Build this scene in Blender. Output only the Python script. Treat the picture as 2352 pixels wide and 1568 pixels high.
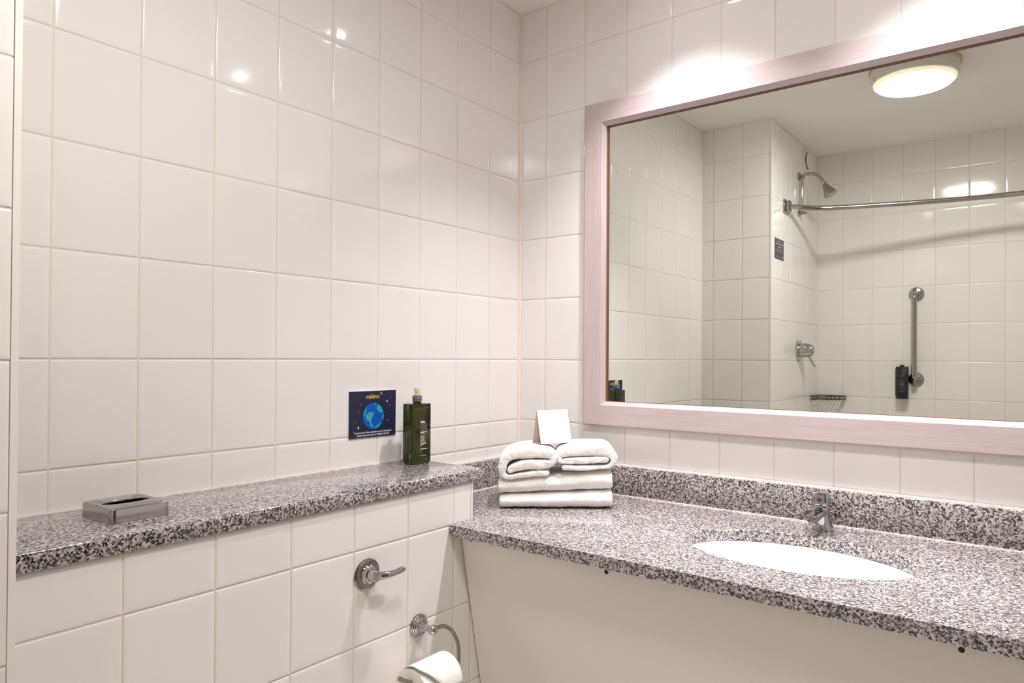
import bpy, bmesh, math, random
from mathutils import Vector, Matrix, Euler
random.seed(7)
for o in list(bpy.data.objects): bpy.data.objects.remove(o, do_unlink=True)
S = bpy.context.scene
C = bpy.context.collection
PI = math.pi
ZE = 1.254            # floor to the joint line at eye height; all z below are given relative to that joint line

# ------------------------------------------------------------------ camera
W, H = 2352, 1568
F, YAW, PIT, ROL, PX, PY = 1599.2744, 0.6346465, 0.0085742, 0.0064679, 74.7987, 22.3547
CAM = Vector((1.46179, -1.84227, 0.00917 + ZE))
fw = Vector((-math.sin(YAW)*math.cos(PIT), math.cos(YAW)*math.cos(PIT), math.sin(PIT)))
rt = Vector((math.cos(YAW), math.sin(YAW), 0)); up = rt.cross(fw)
r2 = rt*math.cos(ROL) + up*math.sin(ROL); u2 = -rt*math.sin(ROL) + up*math.cos(ROL)
cd = bpy.data.cameras.new('camera'); cam = bpy.data.objects.new('camera', cd); C.objects.link(cam)
M = Matrix((r2, u2, -fw)).transposed().to_4x4(); M.translation = CAM
cam.matrix_world = M
cd.sensor_width = 36; cd.sensor_fit = 'HORIZONTAL'; cd.lens = F/W*36
cd.shift_x = -PX/W; cd.shift_y = PY/W
cd.clip_start = 0.02; cd.clip_end = 50
S.camera = cam

# ------------------------------------------------------------------ world, lights, exposure
wd = bpy.data.worlds.new('world'); S.world = wd; wd.use_nodes = True
wd.node_tree.nodes['Background'].inputs[0].default_value = (1, .96, .9, 1)
wd.node_tree.nodes['Background'].inputs[1].default_value = 0.3
CEIL_EMIT = 33.0
SPOT_POWER = 53.0
LAMP_COL = (1.0, 0.975, 0.94)
SPOT_COL = (1.0, 0.955, 0.965)
S.view_settings.view_transform = 'Standard'; S.view_settings.look = 'None'
S.view_settings.gamma = 1; S.view_settings.use_curve_mapping = False
S.view_settings.exposure = 1.57
try:
    S.cycles.max_bounces = 14; S.cycles.diffuse_bounces = 8; S.cycles.glossy_bounces = 8
    S.cycles.caustics_reflective = False; S.cycles.caustics_refractive = False
    S.cycles.sample_clamp_indirect = 6
except Exception: pass

# ------------------------------------------------------------------ materials
def new_mat(name):
    m = bpy.data.materials.new(name); m.use_nodes = True
    nt = m.node_tree; return m, nt, nt.nodes['Principled BSDF']
def simple(name, col, rough=.5, metal=0, coat=0, bump=0, bscale=200, emit=None, estr=0, trans=0, ior=1.45, sss=0):
    m, nt, b = new_mat(name)
    b.inputs['Base Color'].default_value = (*col, 1); b.inputs['Roughness'].default_value = rough
    b.inputs['Metallic'].default_value = metal; b.inputs['Coat Weight'].default_value = coat
    b.inputs['IOR'].default_value = ior; b.inputs['Transmission Weight'].default_value = trans
    if sss:
        b.inputs['Subsurface Weight'].default_value = sss; b.inputs['Subsurface Scale'].default_value = .01
    if emit:
        b.inputs['Emission Color'].default_value = (*emit, 1); b.inputs['Emission Strength'].default_value = estr
    if bump:
        tc = nt.nodes.new('ShaderNodeTexCoord'); n = nt.nodes.new('ShaderNodeTexNoise'); n.inputs['Scale'].default_value = bscale
        n.inputs['Detail'].default_value = 4
        bp = nt.nodes.new('ShaderNodeBump'); bp.inputs['Strength'].default_value = bump; bp.inputs['Distance'].default_value = .002
        nt.links.new(tc.outputs['Object'], n.inputs['Vector']); nt.links.new(n.outputs['Fac'], bp.inputs['Height'])
        nt.links.new(bp.outputs[0], b.inputs['Normal'])
    return m
def tile_mat():
    m, nt, b = new_mat('glazed_ceramic')
    oi = nt.nodes.new('ShaderNodeObjectInfo')
    r = nt.nodes.new('ShaderNodeValToRGB'); r.color_ramp.elements[0].color = (.775, .755, .735, 1); r.color_ramp.elements[1].color = (.80, .78, .762, 1)
    nt.links.new(oi.outputs['Random'], r.inputs[0]); nt.links.new(r.outputs[0], b.inputs['Base Color'])
    b.inputs['Roughness'].default_value = .09; b.inputs['IOR'].default_value = 1.5
    tc = nt.nodes.new('ShaderNodeTexCoord'); n = nt.nodes.new('ShaderNodeTexNoise'); n.inputs['Scale'].default_value = 14; n.inputs['Detail'].default_value = 1
    add = nt.nodes.new('ShaderNodeVectorMath'); add.operation = 'ADD'
    mul = nt.nodes.new('ShaderNodeMath'); mul.operation = 'MULTIPLY'; mul.inputs[1].default_value = 40
    nt.links.new(oi.outputs['Random'], mul.inputs[0]); nt.links.new(tc.outputs['Object'], add.inputs[0]); nt.links.new(mul.outputs[0], add.inputs[1])
    bp = nt.nodes.new('ShaderNodeBump'); bp.inputs['Strength'].default_value = .25; bp.inputs['Distance'].default_value = .001
    nt.links.new(add.outputs[0], n.inputs['Vector']); nt.links.new(n.outputs['Fac'], bp.inputs['Height']); nt.links.new(bp.outputs[0], b.inputs['Normal'])
    return m
def granite_mat():
    m, nt, b = new_mat('speckled_granite')
    tc = nt.nodes.new('ShaderNodeTexCoord')
    nz = nt.nodes.new('ShaderNodeTexNoise'); nz.inputs['Scale'].default_value = 420; nz.inputs['Detail'].default_value = 2
    mx = nt.nodes.new('ShaderNodeMixRGB'); mx.blend_type = 'LINEAR_LIGHT'; mx.inputs[0].default_value = .0022
    nt.links.new(tc.outputs['Object'], nz.inputs['Vector']); nt.links.new(tc.outputs['Object'], mx.inputs[1]); nt.links.new(nz.outputs['Color'], mx.inputs[2])
    v = nt.nodes.new('ShaderNodeTexVoronoi'); v.inputs['Scale'].default_value = 330
    nt.links.new(mx.outputs[0], v.inputs['Vector'])
    sp = nt.nodes.new('ShaderNodeSeparateColor'); nt.links.new(v.outputs['Color'], sp.inputs[0])
    n2 = nt.nodes.new('ShaderNodeTexNoise'); n2.inputs['Scale'].default_value = 110; n2.inputs['Detail'].default_value = 2
    nt.links.new(tc.outputs['Object'], n2.inputs['Vector'])
    ma = nt.nodes.new('ShaderNodeMath'); ma.operation = 'MULTIPLY_ADD'; ma.inputs[1].default_value = .75; ma.inputs[2].default_value = -.37
    ad = nt.nodes.new('ShaderNodeMath'); ad.operation = 'ADD'
    nt.links.new(n2.outputs['Fac'], ma.inputs[0]); nt.links.new(ma.outputs[0], ad.inputs[0]); nt.links.new(sp.outputs[0], ad.inputs[1])
    r = nt.nodes.new('ShaderNodeValToRGB'); r.color_ramp.interpolation = 'CONSTANT'
    e = r.color_ramp.elements
    e[0].position = 0; e[0].color = (.018, .016, .018, 1)
    e[1].position = .17; e[1].color = (.080, .073, .073, 1)
    for p, c in ((.36, (.20, .182, .178)), (.50, (.36, .327, .32)), (.76, (.56, .52, .51))):
        x = e.new(p); x.color = (*c, 1)
    nt.links.new(ad.outputs[0], r.inputs[0]); nt.links.new(r.outputs[0], b.inputs['Base Color'])
    b.inputs['Roughness'].default_value = .12; b.inputs['IOR'].default_value = 1.7
    return m
def painted_wood(name, axis, stretch=(1, 1, 1)):
    m, nt, b = new_mat(name)
    tc = nt.nodes.new('ShaderNodeTexCoord'); mp = nt.nodes.new('ShaderNodeMapping')
    sc = [260, 260, 260]; sc[axis] = 9; mp.inputs['Scale'].default_value = sc
    n = nt.nodes.new('ShaderNodeTexNoise'); n.inputs['Scale'].default_value = 1; n.inputs['Detail'].default_value = 3
    nt.links.new(tc.outputs['Object'], mp.inputs[0]); nt.links.new(mp.outputs[0], n.inputs['Vector'])
    r = nt.nodes.new('ShaderNodeValToRGB'); r.color_ramp.elements[0].position = .3; r.color_ramp.elements[0].color = (.475, .385, .39, 1)
    r.color_ramp.elements[1].position = .75; r.color_ramp.elements[1].color = (.555, .46, .47, 1)
    nt.links.new(n.outputs['Fac'], r.inputs[0]); nt.links.new(r.outputs[0], b.inputs['Base Color'])
    bp = nt.nodes.new('ShaderNodeBump'); bp.inputs['Strength'].default_value = .25; bp.inputs['Distance'].default_value = .0006
    nt.links.new(n.outputs['Fac'], bp.inputs['Height']); nt.links.new(bp.outputs[0], b.inputs['Normal'])
    b.inputs['Roughness'].default_value = .45
    return m
TILE = tile_mat(); GRAN = granite_mat()
GROUT = simple('cream_grout', (.71, .645, .55), .8)
TRIM = simple('white_tile_trim', (.80, .77, .72), .35)
SILIC = simple('white_silicone', (.86, .80, .76), .4)
PLAST = simple('painted_ceiling', (.83, .81, .785), .9)
FLOORM = simple('grey_floor_tile', (.56, .53, .50), .4, bump=.1)
CHROME = simple('chrome', (.50, .49, .50), .06, 1)
CHROMED = simple('dull_chrome', (.36, .345, .335), .16, 1)
STEEL = simple('steel_tube', (.40, .375, .35), .14, 1)
MIRR = simple('mirror_silver', (.90, .925, .865), .008, 1)
WOODX = painted_wood('pink_painted_wood_along', 0); WOODZ = painted_wood('pink_painted_wood_upright', 2)
RAWWOOD = simple('raw_brown_wood', (.17, .075, .03), .6)
LAMIN = simple('cream_laminate', (.82, .785, .72), .30, bump=.03, bscale=40)
DARK = simple('dark_hole', (.03, .02, .012), .7)
BLACK = simple('black_plastic', (.012, .013, .014), .28)
WHITEC = simple('white_sanitary_ceramic', (.88, .87, .86), .06)
WHITEP = simple('white_plastic', (.74, .70, .66), .4)
CREAMP = simple('cream_plastic', (.74, .69, .56), .4)
YELLOWP = simple('aged_yellow_plastic', (.62, .46, .23), .5)
PAPER = simple('white_card', (.83, .82, .82), .6)
PINKC = simple('pink_card', (.62, .46, .50), .6)
TISSUE = simple('toilet_tissue', (.82, .79, .75), .9, bump=.15, bscale=300, sss=.1)
CORE = simple('cardboard', (.40, .33, .25), .9)
NAVY = simple('navy_print', (.008, .010, .040), .5)
BLUE = simple('blue_print', (.004, .085, .47), .35)
TEAL = simple('teal_print', (.03, .37, .37), .35)
YEL = simple('yellow_print', (.85, .55, .05), .4)
WHT = simple('white_print', (.85, .85, .88), .4)
GREYP = simple('grey_print', (.33, .33, .38), .4)
SLATE = simple('slate_sign', (.065, .06, .085), .4)
RED = simple('red_mark', (.42, .01, .03), .3)
BLUEDOT = simple('dark_blue_mark', (.01, .02, .10), .3)
CLEARP = simple('clear_pale_pump', (.80, .78, .52), .25, trans=.35)
GREYCAP = simple('grey_collar', (.16, .16, .155), .35)
LETTER_DIM = simple('pale_gold_print', (.80, .78, .62), .5)
def bottle_mat():
    m, nt, b = new_mat('dark_olive_bottle')
    b.inputs['Base Color'].default_value = (.055, .062, .011, 1); b.inputs['Roughness'].default_value = .05
    b.inputs['Transmission Weight'].default_value = .97; b.inputs['IOR'].default_value = 1.4
    return m
BOTTLE = bottle_mat()
def towel_mat():
    m, nt, b = new_mat('white_terry')
    b.inputs['Base Color'].default_value = (.84, .825, .80, 1); b.inputs['Roughness'].default_value = .95
    b.inputs['Sheen Weight'].default_value = .25
    tc = nt.nodes.new('ShaderNodeTexCoord')
    n = nt.nodes.new('ShaderNodeTexNoise'); n.inputs['Scale'].default_value = 420; n.inputs['Detail'].default_value = 3
    n3 = nt.nodes.new('ShaderNodeTexNoise'); n3.inputs['Scale'].default_value = 60; n3.inputs['Detail'].default_value = 3
    ad = nt.nodes.new('ShaderNodeMath'); ad.operation = 'MULTIPLY_ADD'; ad.inputs[1].default_value = 1.5
    nt.links.new(tc.outputs['Object'], n.inputs['Vector']); nt.links.new(tc.outputs['Object'], n3.inputs['Vector'])
    nt.links.new(n3.outputs['Fac'], ad.inputs[0]); nt.links.new(n.outputs['Fac'], ad.inputs[2])
    bp = nt.nodes.new('ShaderNodeBump'); bp.inputs['Strength'].default_value = .5; bp.inputs['Distance'].default_value = .0018
    nt.links.new(ad.outputs[0], bp.inputs['Height']); nt.links.new(bp.outputs[0], b.inputs['Normal'])
    return m
TERRY = towel_mat()
DIFFUSER = simple('lit_diffuser', (.9, .9, .9), .5, emit=LAMP_COL, estr=CEIL_EMIT)
BULB = simple('lit_bulb', (.9, .9, .9), .5, emit=SPOT_COL, estr=30)

# ------------------------------------------------------------------ helpers
def link(name, mesh, mat=None, parent=None, loc=None):
    o = bpy.data.objects.new(name, mesh); C.objects.link(o)
    if mat and not mesh.materials: mesh.materials.append(mat)
    if parent: o.parent = parent
    if loc is not None: o.location = loc
    return o
def finish(name, bm, mat, parent=None, loc=None, smooth=False, angle=None):
    bmesh.ops.recalc_face_normals(bm, faces=bm.faces)
    me = bpy.data.meshes.new(name); bm.to_mesh(me); bm.free()
    if smooth or angle:
        for p in me.polygons: p.use_smooth = True
        if angle:
            try: me.set_sharp_from_angle(angle=math.radians(angle))
            except Exception: pass
    return link(name, me, mat, parent, loc)
def thing(name, label, cat, loc, rotz=0, group=None):
    o = bpy.data.objects.new(name, None); C.objects.link(o); o.empty_display_size = .02
    o.location = (loc[0], loc[1], loc[2] + ZE); o.rotation_euler = (0, 0, rotz)
    return tag(o, label, cat, group)
def tag(o, label, cat, group=None):
    o['label'] = label; o['category'] = cat
    if group: o['group'] = group
    return o
def add_box(bm, x0, x1, y0, y1, z0, z1, bev=0, seg=2):
    r = bmesh.ops.create_cube(bm, size=1)
    for v in r['verts']:
        v.co = Vector((x0 + (v.co.x + .5)*(x1-x0), y0 + (v.co.y + .5)*(y1-y0), z0 + (v.co.z + .5)*(z1-z0)))
    if bev:
        es = list({e for v in r['verts'] for e in v.link_edges})
        bmesh.ops.bevel(bm, geom=es, offset=bev, segments=seg, affect='EDGES', profile=.5)
    return bm
def box(name, mat, parent, *a, bev=0, seg=2, loc=None):
    bm = bmesh.new(); add_box(bm, *a, bev=bev, seg=seg)
    return finish(name, bm, mat, parent, loc, angle=35 if bev else None)
def frame_from(d):
    d = d.normalized(); a = Vector((0, 0, 1)) if abs(d.z) < .9 else Vector((1, 0, 0))
    x = a.cross(d).normalized(); return x, d.cross(x)
def add_tube(bm, pts, rad, seg=16, cap=True):
    pts = [Vector(p) for p in pts]; n = len(pts)
    rad = rad if isinstance(rad, (list, tuple)) else [rad]*n
    T = [(pts[min(i+1, n-1)] - pts[max(i-1, 0)]).normalized() for i in range(n)]
    x, y = frame_from(T[0]); rings = []
    for i in range(n):
        x = (x - T[i]*x.dot(T[i])).normalized(); y = T[i].cross(x)
        rings.append([bm.verts.new(pts[i] + (x*math.cos(2*PI*k/seg) + y*math.sin(2*PI*k/seg))*rad[i]) for k in range(seg)])
    for i in range(n-1):
        for k in range(seg):
            bm.faces.new((rings[i][k], rings[i][(k+1) % seg], rings[i+1][(k+1) % seg], rings[i+1][k]))
    if cap:
        bm.faces.new(rings[0][::-1]); bm.faces.new(rings[-1])
    return bm
def tube(name, mat, parent, pts, rad, seg=16, angle=40):
    bm = bmesh.new(); add_tube(bm, pts, rad, seg)
    return finish(name, bm, mat, parent, angle=angle)
def lathe(name, mat, parent, base, axis, prof, seg=32, angle=30):
    """prof: list of (distance along axis, radius)"""
    base = Vector(base); a = Vector(axis).normalized()
    return tube(name, mat, parent, [base + a*d for d, r in dedupe(prof)], [max(r, 1e-4) for d, r in dedupe(prof)], seg, angle)
def dedupe(prof):
    out = []
    for i, (d, r) in enumerate(prof):
        if out and d <= out[-1][0]: d = out[-1][0] + 1e-5
        out.append((d, r))
    return out
def smooth_path(pts, n=6):
    pts = [Vector(p) for p in pts]; out = []
    for i in range(len(pts)-1):
        p0 = pts[max(i-1, 0)]; p1 = pts[i]; p2 = pts[i+1]; p3 = pts[min(i+2, len(pts)-1)]
        for k in range(n):
            t = k/n
            out.append(.5*((2*p1) + (p2-p0)*t + (2*p0-5*p1+4*p2-p3)*t*t + (3*p1-p0-3*p2+p3)*t**3))
    out.append(pts[-1]); return out
def lettering(name, s, mat, parent, size, loc, rot, align='CENTER', sx=1, thick=.00015, spacing=1):
    cu = bpy.data.curves.new(name, 'FONT'); cu.body = s; cu.size = size; cu.align_x = align; cu.extrude = thick; cu.resolution_u = 2
    cu.space_character = spacing
    t = bpy.data.objects.new(name, cu); C.objects.link(t)
    dg = bpy.context.evaluated_depsgraph_get(); me = bpy.data.meshes.new_from_object(t.evaluated_get(dg))
    bpy.data.objects.remove(t, do_unlink=True)
    o = link(name, me, None, parent); me.materials.clear(); me.materials.append(mat)
    o.location = loc; o.rotation_euler = rot; o.scale = (sx, 1, 1)
    return o
def add_poly(bm, pts, th, n):
    """flat polygon of 3-D points extruded by th along n"""
    n = Vector(n)
    a = [bm.verts.new(Vector(p)) for p in pts]; b = [bm.verts.new(Vector(p) + n*th) for p in pts]
    bm.faces.new(a); bm.faces.new(b[::-1])
    for i in range(len(pts)):
        j = (i+1) % len(pts); bm.faces.new((a[i], b[i], b[j], a[j]))

# ------------------------------------------------------------------ tiled walls
_tm = {}
def tile_mesh(w, h):
    k = (round(w, 4), round(h, 4))
    if k in _tm: return _tm[k]
    rings = [(.011, .0, 0.0), (.0028, -.00032, .07), (.0, -.0011, .5), (.0, -.0032, .9)]
    if min(w, h) < .03: rings[0] = (min(w, h)*.3, 0, 0)
    V = []; N = []
    for ins, z, tl in rings:
        for sx, sy in ((-1, -1), (1, -1), (1, 1), (-1, 1)):
            V.append((sx*(w/2-ins), sy*(h/2-ins), z))
            N.append(Vector((sx*tl*.7, sy*tl*.7, 1)).normalized())
    Fc = [(0, 1, 2, 3)]
    for r in range(len(rings)-1):
        for i in range(4):
            a = r*4+i; b = r*4+(i+1) % 4; Fc.append((a, a+4, b+4, b))
    me = bpy.data.meshes.new('tile'); me.from_pydata(V, [], Fc); me.update()
    for p in me.polygons: p.use_smooth = True
    # face-wise normals: flat centre, each bevel strip leans its own way
    ln = []
    tl = [r[2] for r in rings]
    for p in me.polygons:
        for li in p.loop_indices:
            vi = me.loops[li].vertex_index; ring = vi//4
            if p.index == 0: ln.append((0, 0, 1)); continue
            side = (p.index-1) % 4
            dx, dy = ((0, -1), (1, 0), (0, 1), (-1, 0))[side]
            t = tl[ring]
            ln.append(tuple(Vector((dx*t, dy*t, 1)).normalized()))
    me.normals_split_custom_set(ln)
    me.materials.append(TILE); _tm[k] = me
    return me
GAP = .0031
def tile_grid(wall, org, ua, va, ucuts, vcuts, keep=None):
    """tiles on the plane through org (world, relative z) spanned by ua,va; wall is the parent with identity transform"""
    ua = Vector(ua); va = Vector(va); n = ua.cross(va)
    for i in range(len(ucuts)-1):
        for j in range(len(vcuts)-1):
            u0, u1, v0, v1 = ucuts[i], ucuts[i+1], vcuts[j], vcuts[j+1]
            if u1-u0 < .012 or v1-v0 < .012: continue
            if keep and not keep(u0, u1, v0, v1): continue
            me = tile_mesh(u1-u0-GAP, v1-v0-GAP)
            o = bpy.data.objects.new('tile', me); C.objects.link(o); o.parent = wall
            c = Vector(org) + ua*((u0+u1)/2) + va*((v0+v1)/2) + Vector((0, 0, ZE))
            m = Matrix((ua, va, n)).transposed().to_4x4()
            tilt = Euler((random.gauss(0, .0016), random.gauss(0, .0016), 0)).to_matrix().to_4x4()
            m = m @ tilt; m.translation = c
            o.matrix_local = m
def cuts(a, b, start, step):
    k0 = math.floor((a-start)/step)+1; out = [a]; x = start+k0*step
    while x < b-1e-6:
        if x > a+1e-6: out.append(x)
        x += step
    out.append(b); return out
def slab(name, x0, x1, y0, y1, z0, z1, mat=GROUT):
    bm = bmesh.new(); add_box(bm, x0, x1, y0, y1, z0+ZE, z1+ZE)
    o = finish(name, bm, mat); o['kind'] = 'structure'; return o
FL, CE = -ZE, 1.171
XR, YB = 2.05, -2.3237
PXW, PYW = .3535, -1.514          # pillar corner
G = .0017                         # grout recess
wl = slab('wall_left', -.12, -G, PYW-.05, .12, FL, CE)
wf = slab('wall_front', -G, XR+.12, G, .12, FL, CE)
wr = slab('wall_right', XR+G, XR+.12, YB-.12, G, FL, CE)
wb = slab('wall_back', PXW-.05, XR+G, YB-.12, YB-G, FL, CE)
wp = slab('wall_pillar', -.12, PXW-G, YB-.12, PYW-G, FL, CE)
ce = slab('ceiling', -.12, XR+.12, YB-.12, .12, CE, CE+.1, PLAST)
fl = slab('floor', -.12, XR+.12, YB-.12, .12, FL-.1, FL, FLOORM)
zc = cuts(FL, CE-.002, 0, .2)
# left wall seen from +x : u = +y?  normal must be +x : ua = (0,1,0), va = (0,0,1)
LEDGE_Z, BOX_X, BOX_Y1 = -.278, .258, -.514
CT = -.404
UPT = -.3165
yc = cuts(PYW, -.006, -.1559-.1506*10, .1506)
tile_grid(wl, (0, 0, 0), (0, 1, 0), (0, 0, 1), yc, cuts(LEDGE_Z, CE-.002, 0, .2))
tile_grid(wl, (0, 0, 0), (0, 1, 0), (0, 0, 1), [-.48, -.457, -.3065, -.1559, -.006], [UPT+.001, LEDGE_Z-.002])
# front (mirror) wall: normal -y : ua = (1,0,0), va=(0,0,1)  -> n = ua x va = (0,-1,0)
tile_grid(wf, (0, 0, 0), (1, 0, 0), (0, 0, 1), cuts(.004, XR, .1058, .1507), cuts(UPT+.001, CE-.002, 0, .2))
# right wall: normal -x : ua = (0,-1,0)
tile_grid(wr, (XR, 0, 0), (0, -1, 0), (0, 0, 1), cuts(.004, -YB-.004, .10, .1507), zc)
# back wall: normal +y : ua = (-1,0,0)
tile_grid(wb, (0, YB, 0), (-1, 0, 0), (0, 0, 1), cuts(-XR+.004, -PXW-.003, -.4885-.153*20, .153), zc)
# pillar face (normal +y) and side (normal +x)
tile_grid(wp, (0, PYW, 0), (-1, 0, 0), (0, 0, 1), cuts(-PXW+.006, -.004, -.058-.1495*4, .1495), zc)
tile_grid(wp, (PXW, 0, 0), (0, 1, 0), (0, 0, 1), cuts(YB+.004, PYW-.006, YB+.06, .1507), zc)
def bead(name, x, y, z0, z1, r, mat=TRIM):
    o = slab(name, x-r, x+r, y-r, y+r, z0, z1, mat); 
    return o
bead('trim_1', PXW-.0028, PYW-.0028, FL, CE-.001, .0042)
bead('trim_2', .0015, -.0015, UPT, CE-.001, .0034, SILIC)
bead('trim_9', PXW+.001, YB+.001, FL, CE-.001, .0030, SILIC)
bead('trim_10', .001, PYW+.001, FL, CE-.001, .0030, SILIC)
# silicone line where tiles meet the ceiling
for i, (a, b) in enumerate((((0, PYW), (.005, 0)), ((0, -.005), (XR, 0)), ((0, PYW), (PXW, PYW+.005)), ((PXW, YB), (PXW+.005, PYW)), ((PXW, YB), (XR, YB+.005)))):
    o = slab('trim_%d' % (i+3), a[0], b[0], a[1], b[1], CE-.005, CE+.002, SILIC)

# unseen dark door added to the right-hand wall to darken reflections in the chrome
DOORM = simple('added_door_brown', (.10, .065, .045), .35); FRAMEM = simple('added_frame_brown', (.16, .11, .08), .4)
dr = box('added_door_1', DOORM, None, XR-.012, XR+.0, -1.46, -.70, FL+ZE, .78+ZE, bev=.002); dr['kind'] = 'structure'
for a in ((-1.52, -1.462, FL, .84), (-.698, -.64, FL, .84), (-1.462, -.698, .782, .84)):
    box('added_door_frame', FRAMEM, dr, XR-.022, XR, a[0], a[1], a[2]+ZE, a[3]+ZE, bev=.002)
tube('added_door_handle', CHROMED, dr, smooth_path([(XR-.012, -1.38, -.25+ZE), (XR-.055, -1.38, -.25+ZE), (XR-.062, -1.36, -.25+ZE), (XR-.062, -1.27, -.25+ZE)], 4), .008, 12)

# ------------------------------------------------------------------ tiled boxing with its granite ledge
wx = slab('wall_boxing', -.002, BOX_X-G, PYW, BOX_Y1-.004, FL, -.3085)
tile_grid(wx, (BOX_X, 0, 0), (0, 1, 0), (0, 0, 1), cuts(PYW+.004, BOX_Y1-.005, -.5805-.1520*10, .1520), cuts(FL, -.310, -.4085-.2045*10, .2045))
# its short return beyond the counter's edge and the tiled end
box('trim_8', TRIM, None, BOX_X-.004, BOX_X+.0008, BOX_Y1-.0055, BOX_Y1, CT+ZE, -.310+ZE)['kind'] = 'structure'
# lower part of the boxing carries on under the counter to the mirror wall
wx2 = slab('wall_boxing_return', -.002, BOX_X-G, BOX_Y1-.004, 0, FL, -.434)
tile_grid(wx2, (BOX_X, 0, 0), (0, 1, 0), (0, 0, 1), cuts(BOX_Y1-.004, -.004, -.5805-.1520*10, .1520), cuts(FL, -.4345, -.4085-.2045*10, .2045))
bm = bmesh.new(); add_box(bm, .001, .2645, PYW+.001, -.482, -.030, 0, bev=.0035, seg=3)
lg = finish('granite_ledge', bm, GRAN, None, (0, 0, LEDGE_Z+ZE), angle=40)
tag(lg, 'long speckled grey granite ledge capping the low tiled boxing along the left wall', 'ledge')
box('sealant_line', SILIC, lg, .0003, .0042, PYW+.001, -.483, -.0005, .0032)

# ------------------------------------------------------------------ countertop with oval cut-out
BCX, BCY, BA, BB = 1.008, -.315, .242, .152
ct = thing('countertop', 'speckled pink-grey granite vanity countertop with an oval cut-out below the mirror', 'countertop', (1.0, -.3, CT))
def countertop():
    bm = bmesh.new(); N = 96; X0, X1, Y0, Y1, th = .001, XR-.001, -.598, -.001, .0265
    ell = [Vector((BCX+BA*math.cos(2*PI*k/N), BCY+BB*math.sin(2*PI*k/N))) for k in range(N)]
    out = []
    for k in range(N):
        d = Vector((math.cos(2*PI*k/N)*BA, math.sin(2*PI*k/N)*BB)); t = 1e9
        for lim, c, comp in ((X1, BCX, 0), (X0, BCX, 0), (Y1, BCY, 1), (Y0, BCY, 1)):
            if abs(d[comp]) > 1e-9:
                s = (lim-c)/d[comp]
                if s > 0: t = min(t, s)
        out.append(Vector((BCX, BCY)) + d*t)
    # insert the corners
    def ring(pts, z): return [bm.verts.new((p.x-1.0, p.y+.3, z)) for p in pts]
    corners = [Vector((X1, Y1)), Vector((X0, Y1)), Vector((X0, Y0)), Vector((X1, Y0))]
    for z, fl in ((0, False), (-th, True)):
        pass
    bev = .0025
    ti = ring([Vector((BCX, BCY)) + (p-Vector((BCX, BCY)))*(1+bev/.2) for p in ell], 0)
    ti2 = ring(ell, -bev); bi = ring(ell, -th)
    to = ring(out, 0); bo = ring(out, -th)
    cz = {}
    def corner_between(a, b):
        for c in corners:
            # a and b on different sides and c next to both
            if (abs(a.x-c.x) < 1e-6 and abs(b.y-c.y) < 1e-6) or (abs(a.y-c.y) < 1e-6 and abs(b.x-c.x) < 1e-6): 
                if not ((abs(a.x-b.x) < 1e-6) or (abs(a.y-b.y) < 1e-6)): return c
        return None
    for k in range(N):
        j = (k+1) % N; c = corner_between(out[k], out[j])
        if c is not None:
            ctop = bm.verts.new((c.x-1.0, c.y+.3, 0)); cbot = bm.verts.new((c.x-1.0, c.y+.3, -th))
            bm.faces.new((ti[k], to[k], ctop, to[j], ti[j])); bm.faces.new((bi[j], bo[j], cbot, bo[k], bi[k]))
            bm.faces.new((to[k], bo[k], cbot, ctop)); bm.faces.new((ctop, cbot, bo[j], to[j]))
        else:
            bm.faces.new((ti[k], to[k], to[j], ti[j])); bm.faces.new((bi[j], bo[j], bo[k], bi[k]))
            bm.faces.new((to[k], bo[k], bo[j], to[j]))
        bm.faces.new((ti[j], ti2[j], ti2[k], ti[k])); bm.faces.new((ti2[j], bi[j], bi[k], ti2[k]))
    bmesh.ops.remove_doubles(bm, verts=bm.verts, dist=1e-6)
    return finish('slab', bm, GRAN, ct, angle=30)
countertop()
def ctb(name, mat, x0, x1, y0, y1, z0, z1, bev=0):
    return box(name, mat, ct, x0-1.0, x1-1.0, y0+.3, y1+.3, z0-CT, z1-CT, bev=bev)
ctb('upstand', GRAN, .001, XR-.001, -.0205, -.001, CT, UPT, .0015)
ctb('upstand', GRAN, .001, .0205, -.4835, -.021, CT, UPT, .0015)
ctb('sealant_line', SILIC, .02, XR-.001, -.0230, -.0200, CT-.001, CT+.0022)
ctb('sealant_line', SILIC, .0200, .0230, -.4835, -.0235, CT-.001, CT+.0022)
ctb('sealant_line', SILIC, .004, XR-.001, -.0085, -.0005, UPT-.001, UPT+.0045)
ctb('sealant_line', SILIC, .0005, .0075, -.4835, -.009, UPT-.001, UPT+.0040)

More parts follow.
